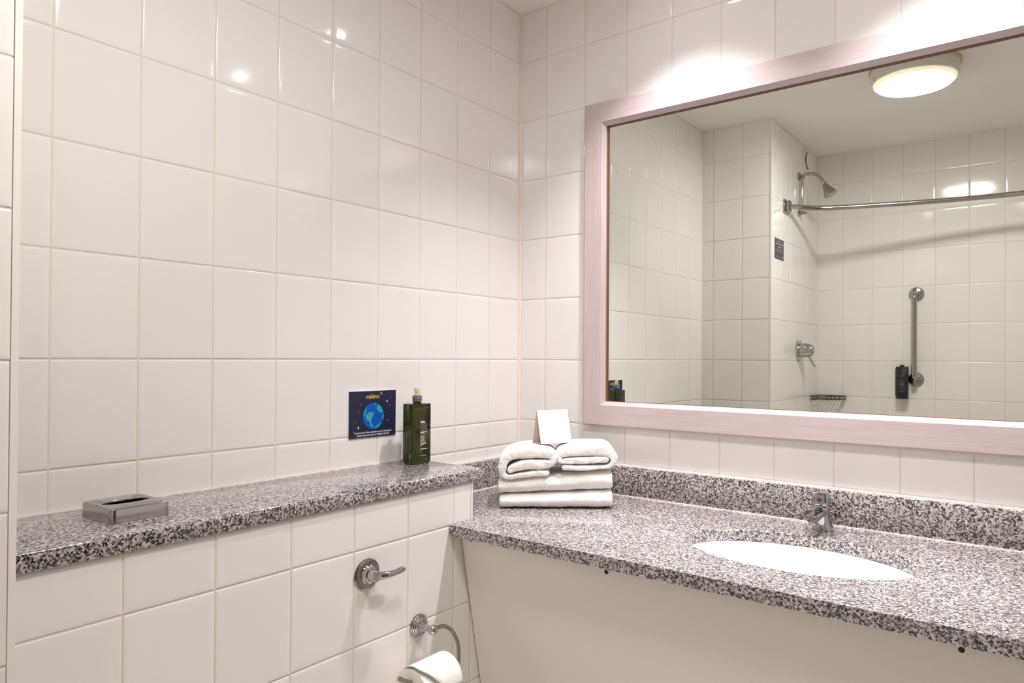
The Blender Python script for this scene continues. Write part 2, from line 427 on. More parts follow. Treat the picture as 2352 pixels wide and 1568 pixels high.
# undermounted basin
wb_ = thing('washbasin', 'white oval ceramic washbasin set under the granite countertop', 'basin', (BCX, BCY, CT-.0265))
def basin():
    bm = bmesh.new(); N = 72
    prof = [(1.10, -.003), (1.10, 0.0), (1.012, 0.0), (.985, -.004), (.955, -.03), (.90, -.07), (.78, -.11), (.55, -.138), (.28, -.148), (.10, -.150)]
    rings = [[bm.verts.new((BA*s*math.cos(2*PI*k/N), BB*s*math.sin(2*PI*k/N), z)) for k in range(N)] for s, z in prof]
    for a, b in zip(rings, rings[1:]):
        for k in range(N): bm.faces.new((a[k], b[k], b[(k+1) % N], a[(k+1) % N]))
    out = [(1.10, -.003), (1.06, -.03), (.98, -.085), (.84, -.13), (.6, -.158), (.3, -.165), (.10, -.165)]
    prev = rings[0]
    for s, z in out[1:]:
        r = [bm.verts.new((BA*s*math.cos(2*PI*k/N), BB*s*math.sin(2*PI*k/N), z)) for k in range(N)]
        for k in range(N): bm.faces.new((prev[k], prev[(k+1) % N], r[(k+1) % N], r[k]))
        prev = r
    for k in range(N): bm.faces.new((prev[k], prev[(k+1) % N], rings[-1][(k+1) % N], rings[-1][k]))
    return finish('bowl', bm, WHITEC, wb_, angle=50)
basin()
lathe('drain', CHROME, wb_, (0, 0, -.152), (0, 0, 1), [(0, .026), (.004, .026), (.006, .022), (.006, .001)], 24)
0 and lathe('overflow_ring', CHROME, wb_, (0, BB*.955, -.042), (0, -1, .25), [(0, .013), (.004, .013), (.005, .009)], 20)

# front panel under the counter: leans back towards the floor
vp = thing('vanity_panel', 'plain cream laminate panel leaning back beneath the granite countertop edge', 'panel', (BOX_X+.004, -.5605, -.4320))
def panel():
    bm = bmesh.new(); L = XR-.002-(BOX_X+.004); dz = -.80; dy = -.195*dz; t = .018
    P = [(0, 0, 0), (L, 0, 0), (L, dy, dz), (0, dy, dz)]
    n = Vector((0, .98, -.19)).normalized()
    add_poly(bm, P, t, n)
    bmesh.ops.bevel(bm, geom=list(bm.edges), offset=.0012, segments=1, affect='EDGES')
    finish('board', bm, LAMIN, vp)
panel()
pn = Vector((0, -.98, -.191)).normalized()
for hx in (.6837, 1.3398):
    hz = -.4500+.4320; hy = -.195*hz
    lathe('screw_hole', DARK, vp, (hx-BOX_X-.004, hy-.0000, hz), pn, [(0, .0048), (.0008, .0048), (.0009, .0035)], 16)
tube('shadow_hook', simple('olive_shadow', (.22, .19, .11), .6), vp, smooth_path([(.026, -.003, .002), (.034, -.004, -.004), (.0375, -.0035, -.014)], 4), .0017, 8)  # olive hook shape stands in for a small shadow smudge

# ------------------------------------------------------------------ mirror
MX0, MX1, MZ0, MZ1, FT = .2725, 1.745, -.1995, .795, .0255
mr = thing('wall_mirror', 'large wall mirror in a dusky pink painted wood frame above the washbasin', 'mirror', (MX0, -.0005, MZ0))
mw, mh, fwid = MX1-MX0, MZ1-MZ0, .0745
def rail(k):
    bm = bmesh.new()
    # profile: (distance inwards from outer edge, depth towards the room)
    prof = [(0, 0), (0, FT-.004), (.004, FT), (fwid-.0115, FT), (fwid-.0105, FT-.0015), (fwid-.0015, FT-.0105), (fwid, FT-.0115), (fwid, .0100), (fwid+.0, 0)]
    cs = [(0, 0), (mw, 0), (mw, mh), (0, mh)]
    a = Vector(cs[k]); b = Vector(cs[(k+1) % 4]); d = (b-a).normalized(); n = Vector((-d.y, d.x))
    def P(base, sgn, off, dep):
        q = base + n*off + d*off*sgn; return (q.x, -dep, q.y)
    A = [bm.verts.new(P(a, 1, o_, dp)) for o_, dp in prof]; B = [bm.verts.new(P(b, -1, o_, dp)) for o_, dp in prof]
    for i in range(len(prof)):
        j = (i+1) % len(prof); bm.faces.new((A[i], B[i], B[j], A[j]))
    bm.faces.new(A[::-1]); bm.faces.new(B)
    return finish('frame_rail', bm, WOODX if k % 2 == 0 else WOODZ, mr)
for k in range(4): rail(k)
# raw wooden rebate just inside the rails
g = .0045
for k, (x0, x1, z0, z1) in enumerate(((fwid, fwid+.0068, fwid, mh-fwid), (mw-fwid-g, mw-fwid, fwid, mh-fwid), (fwid+g, mw-fwid-g, mh-fwid-g, mh-fwid), (fwid+g, mw-fwid-g, fwid, fwid+.0012))):
    box('rebate', RAWWOOD, mr, x0, x1, -.0085, -.0072, z0, z1)
box('glass', MIRR, mr, fwid, mw-fwid, -.0068, -.0008, fwid, mh-fwid)

# ------------------------------------------------------------------ ceiling lights
cl = thing('ceiling_light', 'round white drum ceiling light, lit, seen in the mirror', 'ceiling light', (1.005, -1.255, CE))
lathe('back_ring', YELLOWP, cl, (0, 0, 0), (0, 0, -1), [(0, .165), (.008, .165), (.010, .160)], 64)
lathe('drum', WHITEP, cl, (0, 0, -.010), (0, 0, -1), [(0, .158), (.038, .157), (.046, .155), (.048, .148)], 64)
lathe('rim', simple('warm_lit_rim', (.85, .78, .62), .5, emit=(1, .86, .62), estr=.22), cl, (0, 0, -.056), (0, 0, -1), [(0, .149), (.007, .148), (.012, .142), (.014, .134)], 64)
lathe('diffuser', DIFFUSER, cl, (0, 0, -.068), (0, 0, -1), [(0, .136), (.004, .134), (.007, .120), (.009, .080), (.010, .03)], 64, angle=60)
for a in (0.5, 2.6, 4.7):
    b_ = bmesh.new(); add_box(b_, .150, .161, -.010, .010, -.058, -.036, bev=.002)
    c_ = finish('clip', b_, WHITEP, cl, angle=40); c_.rotation_euler = (0, 0, a)
for x, lab in ((.64, 'small recessed spotlight in the ceiling over the left half of the mirror'), (1.27, 'small recessed spotlight in the ceiling over the right half of the mirror')):
    dl = thing('recessed_spotlight', lab, 'spotlight', (x, -.28, CE), group='recessed ceiling spotlights over the vanity')
    lathe('bezel', WHITEP, dl, (0, 0, 0), (0, 0, -1), [(0, .047), (.003, .046), (.005, .040), (.0055, .034)], 32)
    lathe('lens', BULB, dl, (0, 0, -.0045), (0, 0, -1), [(0, .024), (.0015, .023), (.002, .015)], 24)
    ld = bpy.data.lights.new('spot_lamp', 'SPOT'); ld.shadow_soft_size = .035; ld.energy = SPOT_POWER; ld.color = SPOT_COL; ld.spot_size = math.radians(97); ld.spot_blend = 1.0
    lo = bpy.data.objects.new('spot_lamp', ld); C.objects.link(lo); lo.parent = dl; lo.location = (0, 0, -.0075)

# ------------------------------------------------------------------ poster
ps = thing('wall_card', 'square navy card with a blue and green globe stuck to the tiles beside the bottle', 'card', (.0006, -.624, -.2043))
PW, PH = .155, .1215
R_L = (PI/2, 0, PI/2)          # text on a plane facing +x
box('board', NAVY, ps, 0, .0020, -PW/2, PW/2, 0, PH)
box('white_edge', WHT, ps, 0, .0021, -PW/2, PW/2+.0012, PH, PH+.0012)
box('white_edge', WHT, ps, 0, .0021, PW/2, PW/2+.0012, 0, PH)
def disc(name, mat, par, cy, cz, ry, rz, x, th=.0002, n=40, sel=None):
    bm = bmesh.new(); add_poly(bm, [(x, cy+ry*math.cos(2*PI*k/n), cz+rz*math.sin(2*PI*k/n)) for k in range(n)], th, (1, 0, 0))
    return finish(name, bm, mat, par)
GC, GR = (.0012, .0555), .0350
disc('globe', BLUE, ps, GC[0], GC[1], GR, GR, .0020)
def blob(pts, mat=TEAL, x=.0022, name='continent'):
    bm = bmesh.new(); q = smooth_path([Vector((x, GC[0]+GR*a, GC[1]+GR*b)) for a, b in pts+[pts[0]]], 4)[:-1]
    add_poly(bm, q, .0002, (1, 0, 0)); return finish(name, bm, mat, ps)
blob([(-.86, -.02), (-.70, .12), (-.40, .30), (-.05, .26), (-.04, .02), (-.20, -.20), (-.22, -.50), (-.02, -.82), (-.25, -.78), (-.45, -.38), (-.66, -.25), (-.72, -.04)])
blob([(.28, .70), (.50, .80), (.70, .60), (.88, .28), (.80, .20), (.62, .20), (.45, .32), (.30, .45)])
blob([(-.97, .05), (-.86, .42), (-.66, .66), (-.72, .40), (-.84, .10)])
blob([(.90, .15), (.96, -.1), (.88, -.38), (.80, -.2), (.84, .05)])
blob([(.05, -.98), (.45, -.86), (.72, -.60), (.55, -.60), (.25, -.82)])
blob([(.05, .90), (.22, .95), (.20, .84), (.08, .80)])
disc('print_dot', NAVY, ps, GC[0]+GR*.35, GC[1]-GR*.0, .0017, .0017, .0022, n=14)
disc('print_dot', NAVY, ps, GC[0]+GR*.66, GC[1]+GR*.10, .0017, .0017, .0022, n=14)
tube('print_curve', NAVY, ps, smooth_path([(.0023, GC[0]+GR*.40, GC[1]-GR*.15), (.0023, GC[0]+GR*.50, GC[1]-GR*.24), (.0023, GC[0]+GR*.64, GC[1]-GR*.10)], 4), .0009, 6)
lettering('lettering', 'maldron', YEL, ps, .0168, (.0021, -.0015, .1015), R_L, sx=.84, spacing=.92)
b_ = bmesh.new()
n_ = 20
for r0, r1 in ((.0020, .0030),):
    a_ = [b_.verts.new((.0023, .0265+r0*math.cos(2*PI*k/n_), .1140+r0*math.sin(2*PI*k/n_))) for k in range(n_)]
    c_ = [b_.verts.new((.0023, .0265+r1*math.cos(2*PI*k/n_), .1140+r1*math.sin(2*PI*k/n_))) for k in range(n_)]
    for k in range(n_): b_.faces.new((a_[k], c_[k], c_[(k+1) % n_], a_[(k+1) % n_]))
finish('lettering', b_, YEL, ps)
lettering('lettering', 'As part of our Green initiative we are reducing our', WHT, ps, .0072, (.0021, .001, .0110), R_L, sx=.83, thick=.0003)
lettering('lettering', 'plastic waste and only use refillable toiletries', WHT, ps, .0072, (.0021, .001, .0038), R_L, sx=.83, thick=.0003)
def star(y, z, r):
    bm = bmesh.new(); pts = []
    for k in range(8):
        rr = r if k % 2 == 0 else r*.22
        pts.append((.0020, y+rr*math.sin(k*PI/4), z+rr*math.cos(k*PI/4)))
    add_poly(bm, pts, .0002, (1, 0, 0)); finish('star', bm, WHT, ps)
for y, z, r in ((.047, .0925, .0052), (-.0490, .0270, .0052), (.0600, .1010, .0017), (-.0420, .0880, .0020), (.0570, .0820, .0022), (-.0480, .0680, .0024), (.0470, .0620, .0016), (.0500, .0400, .0022), (-.0580, .0420, .0016), (-.0630, .0170, .0016), (-.0585, .0960, .0010), (-.0610, .0670, .0008), (.0600, .0310, .0008), (.0620, .0570, .0008)):
    star(y, z, r)

# ------------------------------------------------------------------ bottle on the ledge
bt = thing('toiletry_bottle', 'dark olive square-shouldered pump bottle with a pale nozzle standing on the granite ledge', 'bottle', (.0735, -.534, LEDGE_Z))
def bottle_body(ins=0, z0=0, z1=.1605):
    bm = bmesh.new()
    hx, hy, r = .0215-ins, .0335-ins, .006-ins*.5
    def loop(z, s=1.0, rr=r, dx=0):
        pts = []
        for cx_, cy_, a0 in ((hx-rr, hy-rr, 0), (-hx+rr, hy-rr, PI/2), (-hx+rr, -hy+rr, PI), (hx-rr, -hy+rr, 3*PI/2)):
            for k in range(5):
                a = a0+k*PI/8; pts.append(((cx_+rr*math.cos(a))*s, (cy_+rr*math.sin(a))*s, z))
        return [bm.verts.new(p) for p in pts]
    L = [loop(z0, .86), loop(z0+.0015, .93), loop(z0+.006, 1.0), loop(z1-.004, 1.0), loop(z1-.001, .985), loop(z1, .955)]
    for a, b in zip(L, L[1:]):
        for k in range(20): bm.faces.new((a[k], a[(k+1) % 20], b[(k+1) % 20], b[k]))
    top = []
    for z, rad in ((z1-.0015, .016), (z1-.0005, .0125), (z1+.002, .0112)):
        # map the 20 verts to a circle
        ring = []
        for k in range(20):
            q = L[-1][k].co; a = math.atan2(q.y, q.x); ring.append(bm.verts.new((rad*math.cos(a), rad*math.sin(a), z)))
        top.append(ring)
    prev = L[-1]
    for rg in top:
        for k in range(20): bm.faces.new((prev[k], prev[(k+1) % 20], rg[(k+1) % 20], rg[k]))
        prev = rg
    bm.faces.new(prev); bm.faces.new(L[0][::-1])
    return bm
finish('body', bottle_body(), BOTTLE, bt, angle=35)
lathe('neck', BLACK, bt, (0, 0, .1610), (0, 0, 1), [(0, .0105), (.008, .0105)], 24)
lathe('collar', GREYCAP, bt, (0, 0, .1665), (0, 0, 1), [(0, .0128), (.0035, .0132), (.0045, .0120), (.006, .0132), (.0095, .0132), (.0105, .0122), (.0125, .0130), (.0155, .0125), (.016, .008)], 28)
lathe('nozzle', CLEARP, bt, (0, 0, .1825), (0, 0, 1), [(0, .0072), (.010, .0070), (.0175, .0078), (.020, .0068), (.0205, .003)], 24)
def bars(par, rows, mat, x, y0, rot_dir, zs, h, name='lettering', rnd=None):
    """rows of small broken marks standing for print too fine to read"""
    rr = random.Random(3)
    bm = bmesh.new()
    for (z, w, h_) in rows:
        y = 0
        while y < w:
            l = rr.uniform(.0018, .0055)
            l = min(l, w-y)
            if l > .0006: add_box(bm, x, x+.00012, y0+(y)*rot_dir, y0+(y+l*.82)*rot_dir, z-h_/2, z+h_/2)
            y += l
    return finish(name, bm, mat, par)
rows = [(.1130, .0150, .0030), (.1098, .0180, .0009), (.0850, .0220, .0016), (.0820, .0140, .0014)]
rows += [(.0745-.0034*k, w, .0011) for k, w in enumerate((.015, .016, .017, .014, .019, .0215, .021, .014))]
rows += [(.0400, .025, .0016), (.0225, .022, .0007)]
bars(bt, rows, WHT, .0216, -.0075, 1, 0, 0)['kind'] = 'stuff'

# ------------------------------------------------------------------ tissue box cover
tb = thing('tissue_box_cover', 'flat chrome tissue box cover with an oval slot lying on the granite ledge', 'tissue box', (.1225, -1.2815, LEDGE_Z), rotz=math.radians(1.5))
def tissue():
    hx, hy, h, r = .0565, .0495, .0262, .0045; N = 48
    bm = bmesh.new()
    N = 96
    sg = lambda c, p: math.copysign(abs(c)**p, c)
    def rrect(hx_, hy_, rr, z):
        return [bm.verts.new((hx_*sg(math.cos(2*PI*(k+.5)/N), .11), hy_*sg(math.sin(2*PI*(k+.5)/N), .11), z)) for k in range(N)]
    L = [rrect(hx, hy, r, 0), rrect(hx, hy, r, h-.004), rrect(hx-.0006, hy-.0006, r, h-.0018), rrect(hx-.0018, hy-.0018, r, h-.0005), rrect(hx-.004, hy-.004, r, h)]
    def ell(a, b, z): 
        return [bm.verts.new((a*math.cos(2*PI*(k+.5)/N), b*math.sin(2*PI*(k+.5)/N), z)) for k in range(N)]
    L += [ell(.0200, .0405, h), ell(.0188, .0390, h-.0012), ell(.0188, .0390, h-.003)]
    for a, b in zip(L, L[1:]):
        for k in range(N): bm.faces.new((a[k], a[(k+1) % N], b[(k+1) % N], b[k]))
    return finish('cover', bm, simple('brushed_cover_chrome', (.40, .385, .38), .10, 1), tb, angle=45)
tissue()
box('dark_interior', BLACK, tb, -.050, .050, -.045, .045, .0002, .019)  # black block stands in for the shade seen through the slot
def tis():
    bm = bmesh.new(); n = 12
    vs = [[bm.verts.new((-.012+.024*i/3, -.028+.056*j/n, .0165+.0035*math.sin(j*1.3+i)*(.5 if i in (0, 3) else 1))) for j in range(n+1)] for i in range(4)]
    for i in range(3):
        for j in range(n): bm.faces.new((vs[i][j], vs[i+1][j], vs[i+1][j+1], vs[i][j+1]))
    o = finish('tissue', bm, PAPER, tb, smooth=True)

# ------------------------------------------------------------------ towels
TB = Vector((.366, -.2985, CT)); TR = Vector((math.cos(YAW), math.sin(YAW), 0)); TN = Vector((-math.sin(YAW), math.cos(YAW), 0))
def towel_thing(name, label, loc, group):
    return thing(name, label, 'towel', loc, YAW, group)
def sheet(par, path, thick, depth, name='cloth', along='depth', stations=None, warp=None, seed=0):
    """path: 2-D points of the cross-section; thick: half thickness per point; extruded along the third axis"""
    n = len(path); path = [Vector(p) for p in path]
    T = [(path[min(i+1, n-1)]-path[max(i-1, 0)]).normalized() for i in range(n)]
    Nn = [Vector((-t.y, t.x)) for t in T]
    sec = []            # closed outline with rounded ends
    for i in range(n): sec.append((path[i], Nn[i]*thick[i]))
    endc = lambda i, s: [(path[i]+T[i]*s*thick[i]*.7, Nn[i]*thick[i]*.72), (path[i]+T[i]*s*thick[i], Nn[i]*thick[i]*.0)]
    outline = [a+b for a, b in sec]
    e1 = endc(n-1, 1); outline += [e1[0][0]+e1[0][1], e1[1][0], e1[0][0]-e1[0][1]]
    outline += [a-b for a, b in sec[::-1]]
    e0 = endc(0, -1); outline += [e0[0][0]-e0[0][1], e0[1][0], e0[0][0]+e0[0][1]]
    # matching inner skeleton point for every outline vertex
    core = [p for p in path] + [path[-1]]*3 + [p for p in path[::-1]] + [path[0]]*3
    bm = bmesh.new(); rings = []
    for d, shrink, dz in stations:
        ring = []
        for o_, c_ in zip(outline, core):
            q = c_ + (o_-c_)*shrink
            p = (q.x, d, q.y) if along == 'depth' else (d, q.x, q.y)
            if warp: p = warp(*p)
            ring.append(bm.verts.new(p))
        rings.append(ring)
    m = len(outline)
    for a, b in zip(rings, rings[1:]):
        for k in range(m): bm.faces.new((a[k], a[(k+1) % m], b[(k+1) % m], b[k]))
    # end caps: strips across the thickness
    for ring, flip in ((rings[0], 0), (rings[-1], 1)):
        for i in range(n-1):
            j = 2*n+2-i      # mirrored index of i in the outline
            f = (ring[i], ring[i+1], ring[j-1+0], ring[j])
            try: bm.faces.new(f)
            except ValueError: pass
        for q in ((ring[n-1], ring[n], ring[n+1], ring[n+2], ring[n+3]), (ring[0], ring[2*n+2], ring[2*n+3], ring[2*n+4], ring[2*n+5])):
            try: bm.faces.new(q)
            except ValueError: pass
    o = finish(name, bm, TERRY, par, smooth=True)
    s = o.modifiers.new('soft', 'SUBSURF'); s.levels = 2; s.render_levels = 2
    tx = bpy.data.textures.new('terry_noise', 'CLOUDS'); tx.noise_scale = .006; tx.noise_depth = 2
    dm = o.modifiers.new('pile', 'DISPLACE'); dm.texture = tx; dm.strength = .0016; dm.mid_level = .5; dm.texture_coords = 'LOCAL'
    tx2 = bpy.data.textures.new('cloth_wave', 'CLOUDS'); tx2.noise_scale = .05
    dm2 = o.modifiers.new('sag', 'DISPLACE'); dm2.texture = tx2; dm2.strength = .0065; dm2.mid_level = .5; dm2.texture_coords = 'LOCAL'
    return o
def bath_towel(label, zl, zr, hl, hr, x0, x1, bands, depth=.20, dy=0, shade=0):
    # bottom height zl..zr, thickness hl..hr at left and right ends
    t = towel_thing('bath_towel', label, TB, 'folded bath towels at the bottom of the stack')
    h = 1.0
    path = [(depth, .25), (depth*.75, .25), (depth*.4, .25), (.05, .25), (.026, .26), (.0135, .36), (.010, .5), (.0135, .64), (.026, .74), (.05, .75), (depth*.4, .75), (depth*.75, .75), (depth, .75)]
    def warp(x, y, z):
        s = (x+.155)/.31; hh = hl+(hr-hl)*s; zb = zl+(zr-zl)*s
        return (x, y+dy, zb+z*hh)
    # thickness is vertical mostly: build manually in normalised units by scaling the section
    hm = (hl+hr)/2
    P = [Vector((a, b*hm)) for a, b in path]
    th = [hm*.235]*len(P)
    def warp2(x, y, z):
        s = (x+.155)/.31; hh = hl+(hr-hl)*s; zb = zl+(zr-zl)*s
        return (x, y+dy, zb+z/hm*hh)
    st = [(x0, .25, 0), (x0+.001, .8, 0), (x0+.005, 1, 0)]
    xs = sorted([x0+.02+k*(x1-x0-.04)/12 for k in range(13)] + [b+e for b in bands for e in (-.0035, -.0015, .0015, .0035)])
    for x in xs:
        inb = any(abs(x-b) < .002 for b in bands); st.append((x, .92 if inb else 1.0, 0))
    st += [(x1-.005, 1, 0), (x1-.001, .8, 0), (x1, .25, 0)]
    sheet(t, P, th, depth, along='s', stations=st, warp=warp2)
    return t
bath_towel('white folded bath towel at the bottom of the stack on the granite counter', .0005, .0005, .0375, .0510, -.1535, .1550, (-.083, -.070, -.0625))
bath_towel('white folded bath towel second from the bottom of the stack, under the hand towels', .0385, .0525, .0410, .0530, -.1585, .1545, (-.140, -.134, -.064, -.033), dy=.001)
def zp(X, Y): return (((1130+X/7.587)-1276)/848, (1171-(990+Y/7.587))/848)
# left hand towel: rolled over once, seen end-on
lt = towel_thing('hand_towel', 'white hand towel curled over on the left of the stack top', TB+TR*.003+Vector((0, 0, -.001)), 'hand towels on top of the stack')
pl = [(935, 740, 50), (700, 752, 55), (450, 790, 50), (270, 815, 50), (165, 775, 62), (150, 680, 72), (165, 560, 80), (255, 450, 88), (420, 400, 92), (650, 384, 95), (850, 390, 86), (980, 412, 74), (1045, 470, 62), (1010, 565, 62), (880, 590, 82), (700, 592, 88), (500, 610, 84), (340, 655, 70), (285, 695, 58)]
P = smooth_path([Vector((*zp(a, b), 0)) for a, b, c in pl], 3); TH = smooth_path([Vector((c/7.587/848, 0, 0)) for a, b, c in pl], 3)
dep = [(0, .45, 0), (.0012, .86, 0), (.006, .99, 0), (.02, 1, 0), (.05, 1, 0), (.09, 1, 0), (.13, 1, 0), (.165, 1, 0), (.178, .97, 0), (.181, .4, 0)]
sheet(lt, [Vector((p.x, p.y)) for p in P], [t.x*1.0 for t in TH], .18, stations=dep)
rtw = towel_thing('hand_towel', 'white hand towel folded flat on the right of the stack top', TB-TR*.003+Vector((0, 0, -.001)), 'hand towels on top of the stack')
pr_ = [(1275, 640, 44), (1500, 645, 44), (1800, 636, 42), (2030, 618, 44), (2125, 560, 52), (2140, 460, 70), (2060, 365, 88), (1900, 342, 92), (1650, 350, 92), (1400, 368, 84), (1240, 402, 70), (1185, 455, 58), (1215, 525, 50), (1340, 518, 58), (1600, 512, 66), (1850, 502, 66), (2000, 500, 62)]
P = smooth_path([Vector((*zp(a, b), 0)) for a, b, c in pr_], 3); TH = smooth_path([Vector((c/7.587/848, 0, 0)) for a, b, c in pr_], 3)
sheet(rtw, [Vector((p.x, p.y)) for p in P], [t.x*1.0 for t in TH], .18, stations=dep)

# ------------------------------------------------------------------ tent card
TA, TWD, THT, TD = 1.1335, .1, .0928, .0261
tcx = thing('tent_card', 'small white folded tent card leaning on top of the two hand towels', 'card', (.2692, -.258, -.2350), TA)
# local x = ridge direction, -y = towards the viewer
b_ = bmesh.new(); add_poly(b_, [(0, -TD, 0), (TWD, -TD, 0), (TWD, 0, THT), (0, 0, THT)], .0006, (0, -.96, .27)); finish('front_panel', b_, PAPER, tcx)
b_ = bmesh.new(); add_poly(b_, [(0, TD*.9, 0), (TWD, TD*.9, 0), (TWD, .0006, THT), (0, .0006, THT)], .0006, (0, .96, .27)); finish('back_panel', b_, simple('shaded_card', (.62, .52, .42), .6), tcx)  # beige colour paints the shade inside the white card
b_ = bmesh.new(); add_poly(b_, [(0, -TD-.001, 0), (TWD, -TD-.001, 0), (TWD, TD*.9, .0004), (0, TD*.9, .0004)], .0007, (0, 0, -1)); finish('base_flap', b_, PINKC, tcx)
lean = math.atan2(THT, TD)
def card_line(z, w, h, mat, s=None):
    f = z/THT; y = -TD+TD*f
    bm = bmesh.new(); add_box(bm, TWD/2-w/2, TWD/2+w/2, y-.0011, y-.0008, z-h/2, z+h/2); finish('lettering', bm, mat, tcx)
lettering('lettering', 'maldron', LETTER_DIM, tcx, .0125, (TWD/2, -TD*(1-.80)-.0010, THT*.80), (lean, 0, 0), sx=.85, thick=.0001)
FAINT = simple('faint_print', (.72, .71, .74), .6)
for k, (z, w) in enumerate(((.062, .056), (.056, .060), (.050, .050), (.040, .062), (.035, .058), (.030, .040), (.020, .060), (.015, .052))):
    card_line(z, w, .0007, FAINT)

# ------------------------------------------------------------------ basin mixer tap
tp = thing('basin_mixer_tap', 'chrome single-lever mixer tap with a red and blue dot behind the washbasin', 'tap', (1.007, -.088, CT))
CHROMET = simple('tap_chrome', (.40, .395, .41), .05, 1)
def tap():
    bm = bmesh.new(); pts = []; rad = []
    for z, y, r in ((0, 0, .0250), (.003, 0, .0250), (.010, -.0015, .0238), (.020, -.005, .0212), (.030, -.0085, .0185), (.040, -.0115, .0170), (.050, -.0125, .0172), (.060, -.0125, .0180)):
        pts.append((0, y, z)); rad.append(r)
    seg = 32; rings = [[bm.verts.new((p[0]+r*math.cos(2*PI*k/seg), p[1]+r*math.sin(2*PI*k/seg), p[2])) for k in range(seg)] for p, r in zip(pts, rad)]
    for a, b in zip(rings, rings[1:]):
        for k in range(seg): bm.faces.new((a[k], a[(k+1) % seg], b[(k+1) % seg], b[k]))
    bm.faces.new(rings[0][::-1]); bm.faces.new(rings[-1])
    finish('body', bm, CHROMET, tp, angle=40)
    # spout: flattened tube reaching over the bowl
    bm = bmesh.new(); seg = 24; rg = []
    for y, z, a, b in ((-.010, .047, .0150, .0115), (-.030, .0475, .0145, .0110), (-.055, .0465, .0140, .0105), (-.080, .0440, .0138, .0102), (-.090, .0425, .0135, .0095), (-.094, .0418, .0115, .0075)):
        rg.append([bm.verts.new((a*math.cos(2*PI*k/seg), y, z+b*math.sin(2*PI*k/seg))) for k in range(seg)])
    for p, q in zip(rg, rg[1:]):
        for k in range(seg): bm.faces.new((p[k], p[(k+1) % seg], q[(k+1) % seg], q[k]))
    bm.faces.new(rg[0]); bm.faces.new(rg[-1][::-1])
    finish('spout', bm, CHROMET, tp, angle=50)
    lathe('aerator', CHROMED, tp, (0, -.083, .036), (0, 0, -1), [(0, .0095), (.006, .0095), (.007, .007)], 20)
    lathe('cartridge_collar', CHROMET, tp, (0, -.0125, .0585), (0, 0, 1), [(0, .0185), (.002, .0200), (.004, .0195), (.0055, .0190)], 32)
    # lever: blocky cap with a plate reaching forward and up
    bm = bmesh.new()
    prof = [(.014, .0650, .0175), (.015, .0720, .0190), (.0120, .088, .0175), (.004, .0985, .0160)]
    seg = 28; rg = []
    for s, z in ((1.0, .0655), (1.03, .070), (.98, .080), (.90, .088), (.80, .0935), (.5, .0955)):
        rg.append([bm.verts.new((.0205*s*math.copysign(abs(math.cos(2*PI*k/seg))**.75, math.cos(2*PI*k/seg)), -.0125-.003*(1-s)+.0200*s*math.copysign(abs(math.sin(2*PI*k/seg))**.75, math.sin(2*PI*k/seg)), z)) for k in range(seg)])
    for p, q in zip(rg, rg[1:]):
        for k in range(seg): bm.faces.new((p[k], p[(k+1) % seg], q[(k+1) % seg], q[k]))
    bm.faces.new(rg[0][::-1]); bm.faces.new(rg[-1])
    lv = finish('lever', bm, CHROMET, tp, angle=50)
    b2 = bmesh.new(); add_box(b2, -.0115, .0115, -.070, -.012, -.0032, .0032, bev=.0025)
    for v in b2.verts:
        v.co.z += .0905 + (-(v.co.y)-.012)*.22
        v.co.x *= 1-.25*max(0, (-v.co.y-.02)/.05)
    finish('lever_plate', b2, CHROMET, lv, angle=40)
    for mt, x0, x1, nm in ((RED, -.0042, 0, 'hot_mark'), (BLUEDOT, 0, .0042, 'cold_mark')):
        b3 = bmesh.new(); n = 10; sg = -1 if x0 < 0 else 1
        add_poly(b3, [(sg*.0042*math.sin(PI*k/n), -.0336, .0790+.0042*math.cos(PI*k/n)) for k in range(n+1)], .0012, (0, -1, 0))
        finish(nm, b3, mt, lv)
tap()

# ------------------------------------------------------------------ flush lever
fh = thing('flush_lever', 'chrome toilet flush lever on a round plate on the tiled boxing', 'flush lever', (BOX_X, -.8515, -.4625))
lathe('cover_plate', CHROMED, fh, (0, 0, 0), (1, 0, 0), [(0, .0335), (.002, .0335), (.0035, .031), (.004, .012)], 48)
lathe('hub', CHROME, fh, (.003, 0, 0), (1, 0, 0), [(0, .0200), (.006, .0200), (.008, .0178), (.013, .0165), (.015, .0130), (.022, .0125), (.026, .0120), (.030, .0115), (.032, .0095), (.033, .004)], 36)
tube('handle', CHROME, fh, smooth_path([(.024, .004, -.001), (.034, .018, -.001), (.040, .034, .000), (.042, .052, .0015), (.042, .066, .003), (.0418, .0735, .0035)], 4),
     [.0095, .0095, .0092, .009, .0086, .0082, .0078, .0074, .007, .0068, .0066, .0066, .0068, .007, .007, .0069, .0065, .0058, .0045, .0028, .0012][:21], 16)

# ------------------------------------------------------------------ toilet roll holder and roll
RX, RZ = .336, -.7235
rh = thing('toilet_roll_holder', 'chrome ringed rose and curved arm holding the toilet roll on the tiled boxing', 'toilet roll holder', (BOX_X, -.699, -.6190))
lathe('rose', CHROME, rh, (0, 0, 0), (1, 0, 0), [(0, .0262), (.003, .0262), (.004, .0240), (.007, .0235), (.008, .0210), (.011, .0205), (.012, .0180), (.015, .0172), (.0155, .0135), (.020, .0115), (.024, .0085), (.030, .0066), (.036, .0068), (.041, .0080)], 40)
bq = bmesh.new(); bmesh.ops.create_uvsphere(bq, u_segments=24, v_segments=16, radius=.0118)
finish('ball', bq, CHROME, rh, (.0475, 0, 0), smooth=True)
ax = .0475
armp = [(ax, .006, 0), (ax, .020, .0005), (ax+.002, .040, -.004), (ax+.006, .058, -.019), (ax+.012, .069, -.044), (ax+.018, .068, -.068), (ax+.026, .058, -.090), (RX-BOX_X, .040, RZ+.619+.006), (RX-BOX_X, .020, RZ+.619+.010)]
